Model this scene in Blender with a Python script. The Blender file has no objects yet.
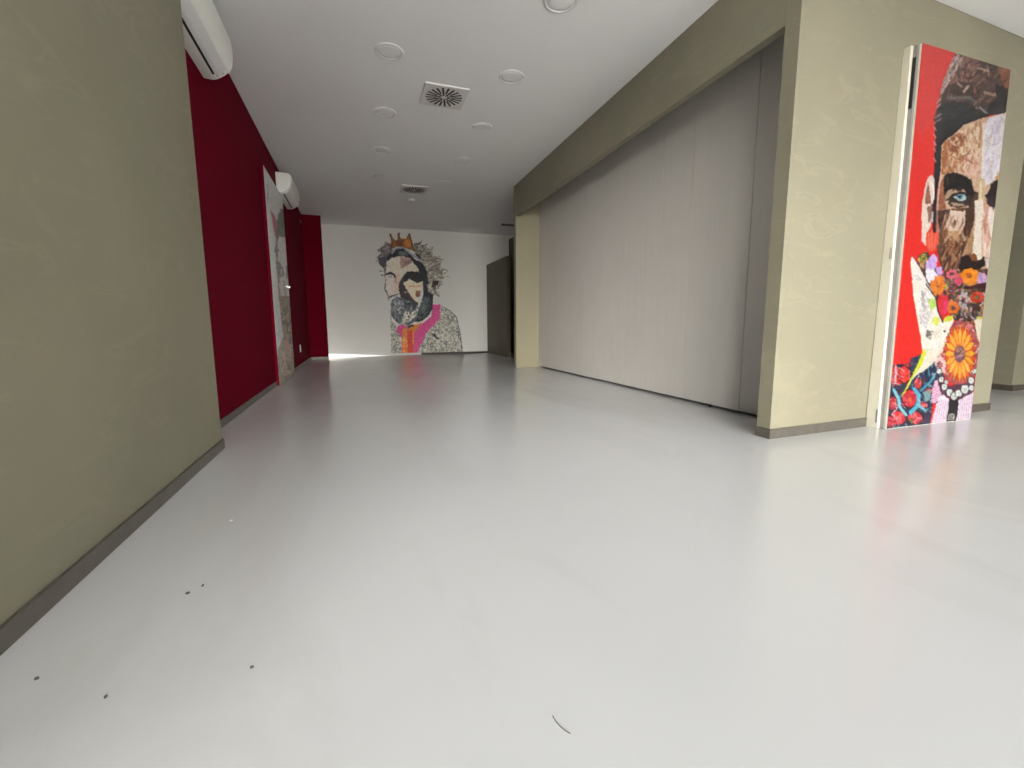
import bpy, bmesh, math, random
import numpy as np
from mathutils import Vector, Matrix
random.seed(7); RNG = np.random.default_rng(11)
S = bpy.context.scene
COL = S.collection

# ------------------------------------------------------------------ helpers
def srgb(c):
    return tuple(((v/255)/12.92 if v/255 <= .04045 else ((v/255+.055)/1.055)**2.4) for v in c)

def link(name, bm, mats, parent=None, smooth=False):
    me = bpy.data.meshes.new(name); bm.normal_update(); bm.to_mesh(me); bm.free()
    for m in (mats if isinstance(mats, (list, tuple)) else [mats]): me.materials.append(m)
    if smooth:
        for p in me.polygons: p.use_smooth = True
    o = bpy.data.objects.new(name, me); COL.objects.link(o)
    if parent is not None: o.parent = parent
    return o

def box(bm, x0, x1, y0, y1, z0, z1, bev=0.0, mi=0):
    vs = [bm.verts.new((x, y, z)) for x in (x0, x1) for y in (y0, y1) for z in (z0, z1)]
    idx = [(0,1,3,2), (4,6,7,5), (0,4,5,1), (2,3,7,6), (0,2,6,4), (1,5,7,3)]
    fs = [bm.faces.new([vs[i] for i in f]) for f in idx]
    for f in fs: f.material_index = mi
    if bev > 0:
        es = list({e for f in fs for e in f.edges})
        bmesh.ops.bevel(bm, geom=es, offset=bev, segments=2, affect='EDGES', profile=.6)
    return fs

def prism(bm, pts, z0, z1):
    n = len(pts)
    a = [bm.verts.new((x, y, z0)) for x, y in pts]; b = [bm.verts.new((x, y, z1)) for x, y in pts]
    for i in range(n): bm.faces.new((a[i], a[(i+1)%n], b[(i+1)%n], b[i]))
    bm.faces.new(a[::-1]); bm.faces.new(b)
    bmesh.ops.recalc_face_normals(bm, faces=bm.faces)

def lathe(bm, prof, seg=40, cx=0, cy=0, cz=0, mi=0):
    rings = []
    for r, z in prof:
        if r < 1e-6: rings.append([bm.verts.new((cx, cy, cz+z))])
        else: rings.append([bm.verts.new((cx+r*math.cos(2*math.pi*k/seg), cy+r*math.sin(2*math.pi*k/seg), cz+z)) for k in range(seg)])
    for a, b in zip(rings, rings[1:]):
        for k in range(seg):
            q = [a[k % len(a)], a[(k+1) % len(a)], b[(k+1) % len(b)], b[k % len(b)]]
            u = []
            for v in q:
                if v not in u: u.append(v)
            if len(u) > 2:
                f = bm.faces.new(u); f.material_index = mi

def nbox(name, x0, x1, y0, y1, z0, z1, m, parent=None, bev=0.0):
    bm = bmesh.new(); box(bm, x0, x1, y0, y1, z0, z1, bev); return link(name, bm, m, parent)

def struct(o): o['kind'] = 'structure'; return o
def tag(o, label, cat, group=None):
    o['label'] = label; o['category'] = cat
    if group: o['group'] = group
    return o
def thing(name, label, cat, loc=(0, 0, 0), group=None):
    o = bpy.data.objects.new(name, None); COL.objects.link(o); o.location = loc; o.empty_display_size = .05
    return tag(o, label, cat, group)
def copy_tree(o, parent=None):
    c = o.copy(); COL.objects.link(c); c.parent = parent
    for ch in list(o.children): copy_tree(ch, c)
    return c

# ------------------------------------------------------------------ materials
class N:
    def __init__(s, name):
        s.m = bpy.data.materials.new(name); s.m.use_nodes = True; s.t = s.m.node_tree
        s.b = s.t.nodes['Principled BSDF']; s.tc = s.t.nodes.new('ShaderNodeTexCoord')
    def n(s, t, **k):
        x = s.t.nodes.new(t)
        for a, v in k.items():
            if a.startswith('i_'): x.inputs[a[2:].replace('_', ' ')].default_value = v
            else: setattr(x, a, v)
        return x
    def l(s, a, b): s.t.links.new(a, b)
    def mapping(s, scale=(1, 1, 1), rot=(0, 0, 0)):
        m = s.n('ShaderNodeMapping'); m.inputs['Scale'].default_value = scale; m.inputs['Rotation'].default_value = rot
        s.l(s.tc.outputs['Object'], m.inputs['Vector']); return m.outputs[0]
    def noise(s, scale, detail=4, rough=.5, vec=None, dist=0):
        n = s.n('ShaderNodeTexNoise'); n.inputs['Scale'].default_value = scale; n.inputs['Detail'].default_value = detail
        n.inputs['Roughness'].default_value = rough; n.inputs['Distortion'].default_value = dist
        s.l(vec if vec else s.tc.outputs['Object'], n.inputs['Vector']); return n.outputs['Fac']
    def ramp(s, fac, stops):
        r = s.n('ShaderNodeValToRGB'); e = r.color_ramp.elements
        while len(e) < len(stops): e.new(len(e)/8+.01)
        for x, (p, c) in zip(e, stops): x.color = (*c, 1) if len(c) == 3 else c
        for i in range(len(stops)-1, 0, -1): e[i].position = stops[i][0]
        e[0].position = stops[0][0]
        s.l(fac, r.inputs[0]); return r.outputs[0]
    def mix(s, fac, a, b, mode='MIX'):
        m = s.n('ShaderNodeMix', data_type='RGBA', blend_type=mode)
        for i, v in ((0, fac), (6, a), (7, b)):
            if hasattr(v, 'default_value'): s.l(v, m.inputs[i])
            else: m.inputs[i].default_value = (*v, 1) if isinstance(v, tuple) else v
        return m.outputs[2]
    def bump(s, h, strength, dist=.01):
        b = s.n('ShaderNodeBump'); b.inputs['Strength'].default_value = strength; b.inputs['Distance'].default_value = dist
        s.l(h, b.inputs['Height']); s.l(b.outputs[0], s.b.inputs['Normal'])
    def base(s, c):
        if hasattr(c, 'default_value'): s.l(c, s.b.inputs['Base Color'])
        else: s.b.inputs['Base Color'].default_value = (*c, 1)
    def rough(s, r):
        if hasattr(r, 'default_value'): s.l(r, s.b.inputs['Roughness'])
        else: s.b.inputs['Roughness'].default_value = r

G = lambda v: (v, v, v)
def plain(name, c, rough=.5, var=.06, metal=0, scale=8, bump=0):
    k = N(name); f = k.noise(scale, 5, .6)
    k.base(k.ramp(f, [(.3, tuple(v*(1-var) for v in c)), (.7, tuple(min(1, v*(1+var)) for v in c))]))
    k.rough(rough); k.b.inputs['Metallic'].default_value = metal
    if bump: k.bump(k.noise(scale*12, 3), bump, .002)
    return k.m

def plaster(name, c, sc=1.0):
    """trowelled spatula plaster: soft clouds, pale trowel drags, fine grain"""
    k = N(name)
    big = k.noise(.9*sc, 5, .55, dist=.4)
    med = k.noise(3.2*sc, 6, .62, k.mapping((1, 1, .7), (0.3, .5, .2)), dist=1.1)
    col = k.mix(k.ramp(big, [(.32, G(0)), (.7, G(1))]), tuple(v*.90 for v in c), tuple(v*1.08 for v in c))
    col = k.mix(k.ramp(med, [(.35, G(0)), (.75, G(.6))]), col, (c[0]*.93, c[1]*.99, c[2]*1.02))
    w = k.noise(2.0*sc, 2, .4, k.mapping((1, 1, 2.6), (.75, .5, .6)), dist=1.6)
    band = k.ramp(w, [(.60, G(0)), (.65, G(.28)), (.68, G(0))])
    w2 = k.noise(2.4*sc, 2, .4, k.mapping((1.2, 1, 4.0), (-.8, -.4, .3)), dist=1.4)
    band2 = k.ramp(w2, [(.61, G(0)), (.655, G(.25)), (.70, G(0))])
    col = k.mix(band, col, tuple(min(1, v*1.28) for v in c)); col = k.mix(band2, col, tuple(min(1, v*1.22) for v in c))
    k.base(col)
    k.rough(.52)
    k.b.inputs['Specular IOR Level'].default_value = .35
    h = k.mix(.5, med, w, 'MIX'); k.bump(h, .16, .02)
    return k.m

M = {}
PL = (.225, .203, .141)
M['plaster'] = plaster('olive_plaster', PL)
M['plaster_far'] = plaster('olive_plaster_lit', (.27, .238, .155), 1.3)  # paler copy of the plaster, the pier's light put into its colour
M['red'] = plain('crimson_paint', (.125, .0006, .010), .8, .05, scale=3, bump=.05); M['red'].node_tree.nodes['Principled BSDF'].inputs['Specular IOR Level'].default_value = .05
M['white_wall'] = plain('white_wall_paint', (.78, .76, .71), .7, .02, scale=2, bump=.04)
M['ceiling'] = plain('ceiling_paint', (.86, .855, .85), .75, .012, scale=1.5)
M['greige'] = None
M['olive_dark'] = plain('dark_olive_board', (.085, .075, .048), .6, .06, scale=3)
M['dark'] = plain('corridor_shade', (.03, .025, .018), .6, .1)  # near-black colour painting in the shade of the unlit corridor
M['base'] = plain('brushed_baseboard', (.125, .112, .092), .38, .12, .35, scale=14)
M['base_dk'] = plain('dark_baseboard', (.07, .055, .042), .45, .12, scale=14)
M['acwhite'] = plain('ac_plastic', (.86, .86, .80), .38, .015)
M['acgrey'] = plain('ac_grille_plastic', (.74, .73, .72), .45, .02)
M['black'] = plain('black_gap', (.006, .006, .007), .6, .1)
M['lampring'] = plain('downlight_trim', (.70, .70, .685), .45, .02)
M['lampglass'] = plain('downlight_diffuser', (.86, .855, .85), .5, .01)
M['vent'] = plain('vent_paint', (.70, .68, .66), .5, .02)
M['cream'] = plain('cream_frame', (.62, .58, .47), .45, .03, scale=5)
M['alu'] = plain('grey_track', (.30, .29, .28), .35, .08, .5)
M['steel'] = plain('bright_steel', (.8, .8, .8), .15, .02, 1)
M['plastic'] = plain('socket_plastic', (.75, .73, .70), .4, .02)
M['debris'] = plain('debris', (.09, .08, .07), .8, .2)
M['exterior'] = plain('pavement', (.6, .59, .57), .85, .08)

k = N('folding_panel_laminate')      # greige laminate with a faint vertical weave
v = k.noise(26, 4, .7, k.mapping((1, 1, .06))); f = k.noise(1.1, 4, .5)
c0 = k.mix(k.ramp(f, [(.3, G(0)), (.7, G(1))]), (.52, .49, .445), (.56, .525, .475))
k.base(k.mix(.10, c0, k.ramp(v, [(.3, G(.3)), (.7, G(.62))]))); k.rough(.5); M['greige'] = k.m

k = N('grey_vinyl_floor')            # satin grey sheet floor: broad mottling, faint scuffs, dust
big = k.noise(.5, 3, .45); mid = k.noise(2.2, 5, .5, k.mapping((1, .5, 1), (0, 0, .5)))
col = k.mix(k.ramp(big, [(.3, G(0)), (.7, G(1))]), (.60, .605, .612), (.65, .655, .662))
col = k.mix(k.ramp(mid, [(.5, G(0)), (.8, G(.10))]), col, (.70, .685, .66))
scr = k.noise(1.6, 5, .6, k.mapping((1, .3, 1), (0, 0, .6)), dist=.8)
col = k.mix(k.ramp(scr, [(.52, G(0)), (.75, G(.5))]), col, (.50, .49, .48))
k.base(col)
k.rough(.19)
k.b.inputs['Specular IOR Level'].default_value = .7
k.bump(k.noise(1.3, 3, .5), .02, .02); M['floor'] = k.m

def art_mat(name, rough):
    k = N(name); a = k.n('ShaderNodeVertexColor', layer_name='paint'); k.base(a.outputs['Color']); k.rough(rough)
    return k.m
M['print'] = art_mat('poster_print', .38); M['mural'] = art_mat('mural_paint', .6); M['print2'] = art_mat('door_print', .45)

# ------------------------------------------------------------------ the painter (flat artwork on flat boards)
def vnoise(h, w, cell, rng):
    gy, gx = int(h/cell)+3, int(w/cell)+3; g = rng.random((gy, gx))
    y = np.arange(h)/cell; x = np.arange(w)/cell; iy = y.astype(int); ix = x.astype(int)
    fy = (y-iy)[:, None]; fx = (x-ix)[None]; fy = fy*fy*(3-2*fy); fx = fx*fx*(3-2*fx)
    a = g[np.ix_(iy, ix)]; b = g[np.ix_(iy, ix+1)]; c = g[np.ix_(iy+1, ix)]; d = g[np.ix_(iy+1, ix+1)]
    return (a*(1-fx)+b*fx)*(1-fy)+(c*(1-fx)+d*fx)*fy

class Canvas:
    def __init__(s, x0, y0, x1, y1, ss, bg=None):
        s.x0, s.y0, s.ss = x0, y0, ss; s.w = int((x1-x0)*ss); s.h = int((y1-y0)*ss)
        s.rgb = np.zeros((s.h, s.w, 3)); s.a = np.zeros((s.h, s.w))
        if bg is not None: s.rgb[:] = bg; s.a[:] = 1
        s.o = (0, 0, 1)
        s.n1 = vnoise(s.h, s.w, 1.3*ss, RNG)+.6*vnoise(s.h, s.w, .6*ss, RNG)-.8
        s.wx = (vnoise(s.h, s.w, 1.6*ss, RNG)-.5)*ss*.9; s.wy = (vnoise(s.h, s.w, 1.6*ss, RNG)-.5)*ss*.9
    def fr(s, ox, oy, sc): s.o = (ox, oy, sc)
    def finish(s, it=2, grain=.10):
        n = vnoise(s.h, s.w, 1.0*s.ss, RNG)+.7*vnoise(s.h, s.w, .5*s.ss, RNG)-.85
        Y, X = np.mgrid[0:s.h, 0:s.w]; dx = (vnoise(s.h, s.w, .9*s.ss, RNG)-.5)*s.ss*.8; dy = (vnoise(s.h, s.w, .9*s.ss, RNG)-.5)*s.ss*1.1
        Y = np.clip(Y+dy, 0, s.h-1).astype(int); X = np.clip(X+dx, 0, s.w-1).astype(int)
        s.rgb = s.rgb[Y, X]; s.a = s.a[Y, X]
        for _ in range(it):
            w = s.a[..., None]+1e-4; p = s.rgb*w; q = w.copy()
            for sh, ax in ((1, 0), (-1, 0), (1, 1), (-1, 1)): p = p+np.roll(s.rgb*w, sh, ax); q = q+np.roll(w, sh, ax)
            s.rgb = p/q
        s.rgb = np.clip(s.rgb*(1+grain*2*n[..., None])+grain*30*n[..., None], 0, 255)
    def P(s, pts):
        p = np.array(pts, float); return np.stack([(s.o[0]+p[:, 0]/s.o[2]-s.x0)*s.ss, (s.o[1]+p[:, 1]/s.o[2]-s.y0)*s.ss], 1)
    def mask(s, p, wob=1):
        xa, ya = np.floor(p.min(0)-3).astype(int); xb, yb = np.ceil(p.max(0)+3).astype(int)
        xa, ya = max(xa, 0), max(ya, 0); xb, yb = min(xb, s.w), min(yb, s.h)
        if xb <= xa or yb <= ya: return None
        sl = (slice(ya, yb), slice(xa, xb))
        Y, X = np.mgrid[ya:yb, xa:xb].astype(float); X = X+.5+s.wx[sl]*wob; Y = Y+.5+s.wy[sl]*wob
        m = np.zeros(X.shape, bool); n = len(p)
        for i in range(n):
            ax, ay = p[i]; bx, by = p[(i+1) % n]
            if ay == by: continue
            m ^= ((ay > Y) != (by > Y)) & (X < (bx-ax)*(Y-ay)/(by-ay)+ax)
        return sl, m
    def poly(s, pts, col, nz=14, op=1., wob=1.):
        r = s.mask(s.P(pts), wob)
        if r is None: return
        sl, m = r; c = np.array(col, float)+s.n1[sl][..., None]*nz*2
        s.rgb[sl] = np.where(m[..., None], s.rgb[sl]*(1-op)+c*op, s.rgb[sl]); s.a[sl] = np.maximum(s.a[sl], m)
    def ell(s, cx, cy, rx, ry, col, **k):
        s.poly([(cx+rx*math.cos(t*math.pi/10), cy+ry*math.sin(t*math.pi/10)) for t in range(20)], col, **k)
    def line(s, pts, w, col, op=1., raw=False, taper=False, clip=False, msk=None):
        p = np.array(pts, float) if raw else s.P(pts); w = w if raw else w/s.o[2]*s.ss/2
        w = max(w, .45)
        for k_, (A, B) in enumerate(zip(p, p[1:])):
            xa, ya = np.floor(np.minimum(A, B)-w-1).astype(int); xb, yb = np.ceil(np.maximum(A, B)+w+1).astype(int)
            xa, ya = max(xa, 0), max(ya, 0); xb, yb = min(xb, s.w), min(yb, s.h)
            if xb <= xa or yb <= ya: continue
            Y, X = np.mgrid[ya:yb, xa:xb].astype(float); d = B-A; L = max(d@d, 1e-9)
            t = np.clip(((X+.5-A[0])*d[0]+(Y+.5-A[1])*d[1])/L, 0, 1)
            dist = np.hypot(X+.5-A[0]-t*d[0], Y+.5-A[1]-t*d[1]); ww = w*(1-.8*t) if taper else w
            m = np.clip(ww+.5-dist, 0, 1)*op
            if clip: m = m*s.a[ya:yb, xa:xb]
            if msk is not None: m = m*msk[ya:yb, xa:xb]
            q = s.rgb[ya:yb, xa:xb]; base_a = s.a[ya:yb, xa:xb]
            mm = np.where(base_a > 0, m, (m > .3)*1.)[..., None]
            s.rgb[ya:yb, xa:xb] = q*(1-mm)+np.array(col, float)*mm; s.a[ya:yb, xa:xb] = np.maximum(base_a, m > .3)
    def scatter(s, pts, n, cols, ln, w, ang=0, spread=.5, curve=.3, op=.8, clip=False, inside=True):
        """n short brush strokes rooted inside the polygon"""
        p = s.P(pts); r = s.mask(p, 0)
        if r is None: return
        sl, m = r; ys, xs = np.nonzero(m)
        if len(ys) == 0: return
        sc = s.ss/s.o[2]
        K = None
        if inside: K = np.zeros((s.h, s.w), bool); K[sl] = m
        for _ in range(n):
            i = RNG.integers(len(ys)); x, y = xs[i]+sl[1].start, ys[i]+sl[0].start
            a = (ang(x/s.ss+s.x0, y/s.ss+s.y0) if callable(ang) else ang)+RNG.normal()*spread
            q = [(x, y)]; L = ln*sc*(.5+RNG.random()); cv = RNG.normal()*curve
            for j in range(3): a += cv; q.append((q[-1][0]+math.cos(a)*L/3, q[-1][1]+math.sin(a)*L/3))
            c = np.array(cols[RNG.integers(len(cols))], float)+RNG.normal()*7
            s.line(q, max(w*sc/2*(.6+.8*RNG.random()), .5), c, op, raw=True, clip=clip, msk=K)
    def star(s, cx, cy, rx, ry, n, col, w, inner=.25, ph=0):
        for j in range(n):
            a = 2*math.pi*j/n+ph; c, si = math.cos(a), math.sin(a); tx, ty = -si, c
            P_ = [(cx+rx*c*inner, cy+ry*si*inner), (cx+rx*(c*.65+tx*w), cy+ry*(si*.65+ty*w)), (cx+rx*c, cy+ry*si), (cx+rx*(c*.65-tx*w), cy+ry*(si*.65-ty*w))]
            cc = np.array(col, float)+RNG.normal()*8; s.poly(P_, cc, 6, wob=.3)

def homog(src, dst):
    A = []; b = []
    for (x, y), (u, v_) in zip(src, dst):
        A += [[x, y, 1, 0, 0, 0, -u*x, -u*y], [0, 0, 0, x, y, 1, -v_*x, -v_*y]]; b += [u, v_]
    return np.append(np.linalg.solve(np.array(A, float), np.array(b, float)), 1).reshape(3, 3)

def paint_board(name, cv, corners, P3, nx, ny, mat, parent, gain, th, cut=False, nrm=(0, -1, 0)):
    """corners: canvas positions of the board's TL,TR,BR,BL; P3: the same corners in metres. A thin printed sheet with real thickness."""
    Hm = homog([(0, 0), (1, 0), (1, 1), (0, 1)], corners)
    U, V = np.meshgrid(np.linspace(0, 1, nx), np.linspace(0, 1, ny))
    q = np.stack([U, V, np.ones_like(U)], -1)@Hm.T; X = q[..., 0]/q[..., 2]; Y = q[..., 1]/q[..., 2]
    ix = np.clip(((X-cv.x0)*cv.ss), 0, cv.w-1).astype(int); iy = np.clip(((Y-cv.y0)*cv.ss), 0, cv.h-1).astype(int)
    # small box average
    acc = np.zeros(ix.shape+(3,)); al = cv.a[iy, ix]; wsum = np.zeros(ix.shape+(1,))
    for dx in (-1, 0, 1):
        for dy in (-1, 0, 1):
            jx = np.clip(ix+dx, 0, cv.w-1); jy = np.clip(iy+dy, 0, cv.h-1); w_ = cv.a[jy, jx][..., None]+1e-6
            acc += cv.rgb[jy, jx]*w_; wsum += w_
    c = np.clip(acc/wsum, 0, 255)/255; lin = np.where(c <= .04045, c/12.92, ((c+.055)/1.055)**2.4)*np.array(gain)
    lin = np.clip(lin, .002, .93)
    P3 = np.array(P3, float); nrm = np.array(nrm, float)
    co = ((1-U)*(1-V))[..., None]*P3[0]+(U*(1-V))[..., None]*P3[1]+(U*V)[..., None]*P3[2]+((1-U)*V)[..., None]*P3[3]+nrm*th
    n = nx*ny; idx = np.arange(n).reshape(ny, nx)
    f = np.stack([idx[:-1, :-1], idx[1:, :-1], idx[1:, 1:], idx[:-1, 1:]], -1).reshape(-1, 4)
    if cut: f = f[al[:-1, :-1].ravel() > .5]
    co = co.reshape(-1, 3)
    # rim: boundary edges go back to the wall
    e = np.concatenate([f[:, [0, 1]], f[:, [1, 2]], f[:, [2, 3]], f[:, [3, 0]]]); key = np.sort(e, 1)
    kk = key[:, 0].astype(np.int64)*n+key[:, 1]; un, inv, cnt = np.unique(kk, return_inverse=True, return_counts=True)
    be = e[cnt[inv] == 1]
    verts = np.concatenate([co, co-nrm*th]); rim = np.stack([be[:, 1], be[:, 0], be[:, 0]+n, be[:, 1]+n], -1)
    F = np.concatenate([f, rim])
    used = np.unique(F); mp = -np.ones(2*n, int); mp[used] = np.arange(len(used)); F = mp[F]; verts = verts[used]
    cl = np.concatenate([lin.reshape(-1, 3)]*2)[used]
    me = bpy.data.meshes.new(name); me.vertices.add(len(verts)); me.vertices.foreach_set('co', verts.ravel())
    me.loops.add(F.size); me.loops.foreach_set('vertex_index', F.ravel().astype(np.int32))
    me.polygons.add(len(F)); me.polygons.foreach_set('loop_start', np.arange(0, F.size, 4, dtype=np.int32))
    me.polygons.foreach_set('loop_total', np.full(len(F), 4, np.int32))
    me.update(calc_edges=True); me.validate()
    at = me.color_attributes.new('paint', 'FLOAT_COLOR', 'POINT')
    at.data.foreach_set('color', np.concatenate([cl, np.ones((len(cl), 1))], 1).ravel().astype(np.float32))
    me.materials.append(mat); o = bpy.data.objects.new(name, me); COL.objects.link(o)
    if parent is not None: o.parent = parent
    return o

# ---- artwork A: tall red poster --------------------------------------------------------------
cvA = Canvas(870, 30, 1014, 442, 4, (232, 44, 38))
c = cvA
c.scatter([(880,35),(1010,35),(1000,440),(870,440)], 1, [(232,60,54)], 2, 1)
c.fr(900, 36, 8.258)
c.poly([(190,40),(470,180),(300,700),(150,800)], (228,58,56), 3)
hair = [(465,160),(520,180),(620,225),(760,290),(900,360),(900,480),(880,680),(700,690),(560,730),(500,768),(290,790),(285,660),(310,560),(330,480),(350,380),(390,290),(430,210)]
c.poly(hair, (74,55,50), 14)
c.poly([(490,190),(620,230),(660,330),(580,430),(480,390),(400,420),(440,300)], (140,98,90), 16)
c.poly([(620,290),(760,330),(810,440),(780,560),(680,600),(600,540),(560,440)], (88,64,54), 14)
c.poly([(770,300),(900,350),(890,490),(830,500),(800,420)], (150,86,56), 14)
c.poly([(465,165),(430,210),(390,290),(350,380),(330,490),(370,440),(420,370),(480,300),(505,220)], (190,164,158), 14)
c.scatter(hair, 170, [(60,42,38),(120,84,72),(165,125,110),(90,66,58),(45,36,36)], 70, 12, 2.3, .35, .15, .75, True)
c.scatter([(465,165),(430,210),(350,380),(330,490),(420,370),(505,220)], 50, [(215,190,185),(160,130,125),(235,215,210),(110,85,80)], 70, 8, 2.1, .2)
for a, b, w_, q in (((620,310),(710,350),14,(190,160,145)), ((680,510),(770,545),22,(172,140,118)), ((520,480),(548,445),22,(215,182,160)), ((390,515),(560,535),24,(118,115,106)), ((560,535),(620,580),18,(110,105,98)), ((640,620),(700,680),16,(150,160,162)), ((790,600),(810,560),16,(150,150,150)), ((470,410),(500,440),16,(180,150,140)), ((690,400),(760,430),14,(60,45,42))): c.line([a, b], w_, q, .9)
c.poly([(330,560),(420,545),(560,570),(640,660),(720,690),(560,735),(500,790),(290,790),(290,660)], (38,37,40), 8)
c.poly([(760,450),(820,480),(850,560),(870,690),(740,695),(690,640),(770,560)], (36,31,33), 8)
c.scatter([(330,570),(560,580),(640,660),(500,768),(300,768)], 60, [(60,62,66),(28,28,32),(80,75,72)], 80, 8, -.4, .2, .1, .7, True)
for yy in (540, 580, 660, 700, 745): c.line([(285+(768-yy)*.1, yy), (335, yy-25)], 14, (225,185,185), .8)
c.fr(900, 120, 8.258)
c.poly([(300,0),(760,-10),(640,20),(520,55),(470,95),(380,150),(352,250),(340,420),(300,620),(285,420),(290,200)], (36,35,38), 8)
for yy in (40, 100, 160, 210, 290): c.line([(284, yy), (300, yy+30)], 12, (225,160,160), .9)
c.poly([(345,190),(380,150),(470,95),(520,52),(640,18),(900,-15),(890,300),(860,520),(850,800),(300,800),(308,640),(335,420)], (216,178,150), 16)
c.poly([(360,170),(430,130),(520,80),(530,200),(520,330),(460,390),(400,430),(345,430),(350,260)], (172,108,68), 22)
c.poly([(400,150),(520,100),(525,200),(430,235)], (142,82,55), 18)
c.poly([(470,240),(510,220),(525,290),(480,295)], (240,214,180), 10)
c.poly([(380,330),(420,330),(420,380),(390,380)], (110,66,48), 10)
c.poly([(530,60),(640,25),(655,250),(640,420),(560,400),(520,330)], (226,196,165), 14)
c.poly([(530,300),(640,270),(640,430),(600,470),(560,470),(520,400)], (236,194,176), 16)
c.line([(642,40),(650,130),(640,240)], 22, (176,128,98), .8); c.line([(600,300),(615,400)], 22, (205,140,110), .7)
c.poly([(720,10),(900,0),(880,250),(860,480),(740,520),(690,560),(655,480),(668,200),(690,60)], (233,226,236), 8)
c.poly([(690,140),(740,150),(765,220),(720,300),(690,230)], (203,187,172), 10)
c.scatter([(700,20),(850,10),(830,480),(700,520),(680,200)], 60, [(245,240,250),(220,200,205),(235,215,200),(205,195,215)], 90, 14, 1.7, .3, .1, .6)
c.line([(675,60),(668,300),(672,470)], 14, (246,236,216), .8); c.poly([(790,460),(830,470),(810,520),(760,500)], (214,160,90), 10)
c.scatter([(345,190),(520,60),(640,20),(640,420),(360,430)], 110, [(232,205,178),(185,125,88),(245,222,196),(150,92,62),(214,165,130)], 55, 14, 1.4, .6, .2, .55)
c.poly([(235,440),(262,425),(288,450),(298,560),(298,800),(180,800),(190,640),(210,520)], (232,208,196), 10)
c.poly([(238,470),(252,560),(262,650),(235,740),(212,700),(222,560)], (150,98,76), 14)
c.poly([(245,690),(280,650),(285,768),(240,768)], (120,70,70), 14); c.line([(262,470),(285,560),(280,650)], 12, (250,240,232))
c.line([(300,420),(300,600),(298,800)], 20, (30,28,34)); c.line([(335,470),(318,620),(308,800)], 16, (226,182,170))
c.poly([(335,500),(368,430),(372,600),(395,800),(330,800),(322,640)], (156,98,70), 18)
c.poly([(400,560),(480,545),(550,570),(560,610),(430,615),(380,640),(370,600)], (184,152,126), 10)
c.poly([(362,470),(385,430),(440,418),(520,450),(585,500),(605,590),(640,600),(610,680),(560,610),(520,560),(470,540),(400,562),(368,600)], (26,22,24), 6)
c.scatter([(370,440),(580,510),(600,600),(380,560)], 40, [(20,16,18),(50,40,36)], 60, 12, -1.3, .3)
c.poly([(378,640),(450,590),(530,585),(600,640),(590,800),(560,800),(560,700),(480,712),(420,692)], (62,46,42), 12)
c.poly([(440,618),(500,596),(545,622),(535,655),(490,660)], (192,212,212), 6)
c.ell(492, 620, 26, 24, (110,150,165)); c.ell(492, 620, 12, 12, (22,34,42)); c.line([(430,600),(500,588),(550,610)], 14, (22,18,20))
c.poly([(420,660),(520,680),(540,700),(440,694)], (176,152,132), 8); c.line([(375,660),(400,650)], 16, (215,190,170))
c.poly([(420,740),(520,710),(570,720),(560,800),(420,800)], (224,186,168), 12); c.poly([(600,600),(640,610),(630,800),(580,800)], (90,62,48), 14)
c.poly([(640,480),(690,500),(695,800),(625,800),(625,680),(645,600)], (214,188,146), 12); c.line([(655,520),(650,800)], 18, (244,230,196), .8)
c.poly([(735,540),(770,515),(900,530),(900,660),(790,700),(720,695),(688,630),(720,590)], (34,26,27), 8)
c.poly([(690,700),(900,690),(900,800),(680,800)], (206,152,128), 16); c.line([(720,705),(780,720)], 16, (245,225,215))
c.fr(890, 200, 8.258)
c.poly([(385,50),(900,50),(860,580),(455,575)], (190,146,118), 14)
c.poly([(270,0),(335,0),(350,100),(342,190),(310,250),(302,350),(268,300)], (234,214,202), 10)
c.poly([(310,20),(350,10),(350,120),(325,160)], (150,110,96), 14)
c.line([(372,-20),(370,120),(372,230)], 20, (30,28,32)); c.line([(356,70),(356,150)], 13, (200,208,220))
c.poly([(385,55),(690,55),(690,150),(640,300),(600,420),(560,545),(455,575),(410,480),(385,300)], (106,70,52), 20)
c.line([(395,0),(400,120),(392,230)], 18, (196,138,124), .8)
c.poly([(400,60),(480,60),(470,160),(430,270),(402,220)], (72,46,42), 10)
c.poly([(500,60),(600,80),(650,50),(625,180),(560,290),(490,280),(468,200)], (226,202,184), 12)
c.poly([(478,230),(575,240),(560,340),(500,340)], (192,148,104), 14)
c.poly([(620,60),(692,30),(690,160),(650,300),(600,420),(565,400),(615,230)], (76,50,40), 14)
c.scatter([(400,330),(640,300),(560,550),(455,572)], 150, [(130,82,58),(78,48,38),(170,116,84),(60,38,34),(196,150,118)], 90, 11, 1.9, .3, .1, .8)
c.scatter([(400,60),(640,60),(640,320),(400,330)], 70, [(150,98,70),(214,178,150),(84,54,44),(190,150,120)], 70, 12, 1.7, .3, .1, .5)
c.poly([(690,0),(765,0),(745,300),(752,440),(765,500),(700,505),(650,430),(678,300),(700,160)], (242,228,212), 8)
c.poly([(640,300),(690,270),(680,420),(640,445)], (172,132,92), 12)
c.poly([(765,0),(900,10),(880,300),(850,580),(800,540),(790,420),(752,440),(745,250)], (216,168,144), 14)
c.poly([(800,50),(855,130),(853,300),(815,320),(798,150)], (246,230,220), 8); c.poly([(780,-20),(900,-20),(900,20),(860,130),(835,70),(790,40)], (60,44,50), 10)
c.scatter([(750,60),(860,60),(840,480),(760,460)], 50, [(240,205,190),(196,130,110),(250,235,225)], 80, 12, 1.6, .2, .1, .6)
c.poly([(590,450),(640,430),(720,490),(772,455),(775,530),(720,570),(640,550),(590,570),(565,540)], (40,28,26), 8)
c.poly([(650,425),(710,435),(720,490),(670,492)], (134,80,50), 10); c.poly([(780,480),(840,470),(830,590),(790,560)], (224,212,212), 8)
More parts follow.
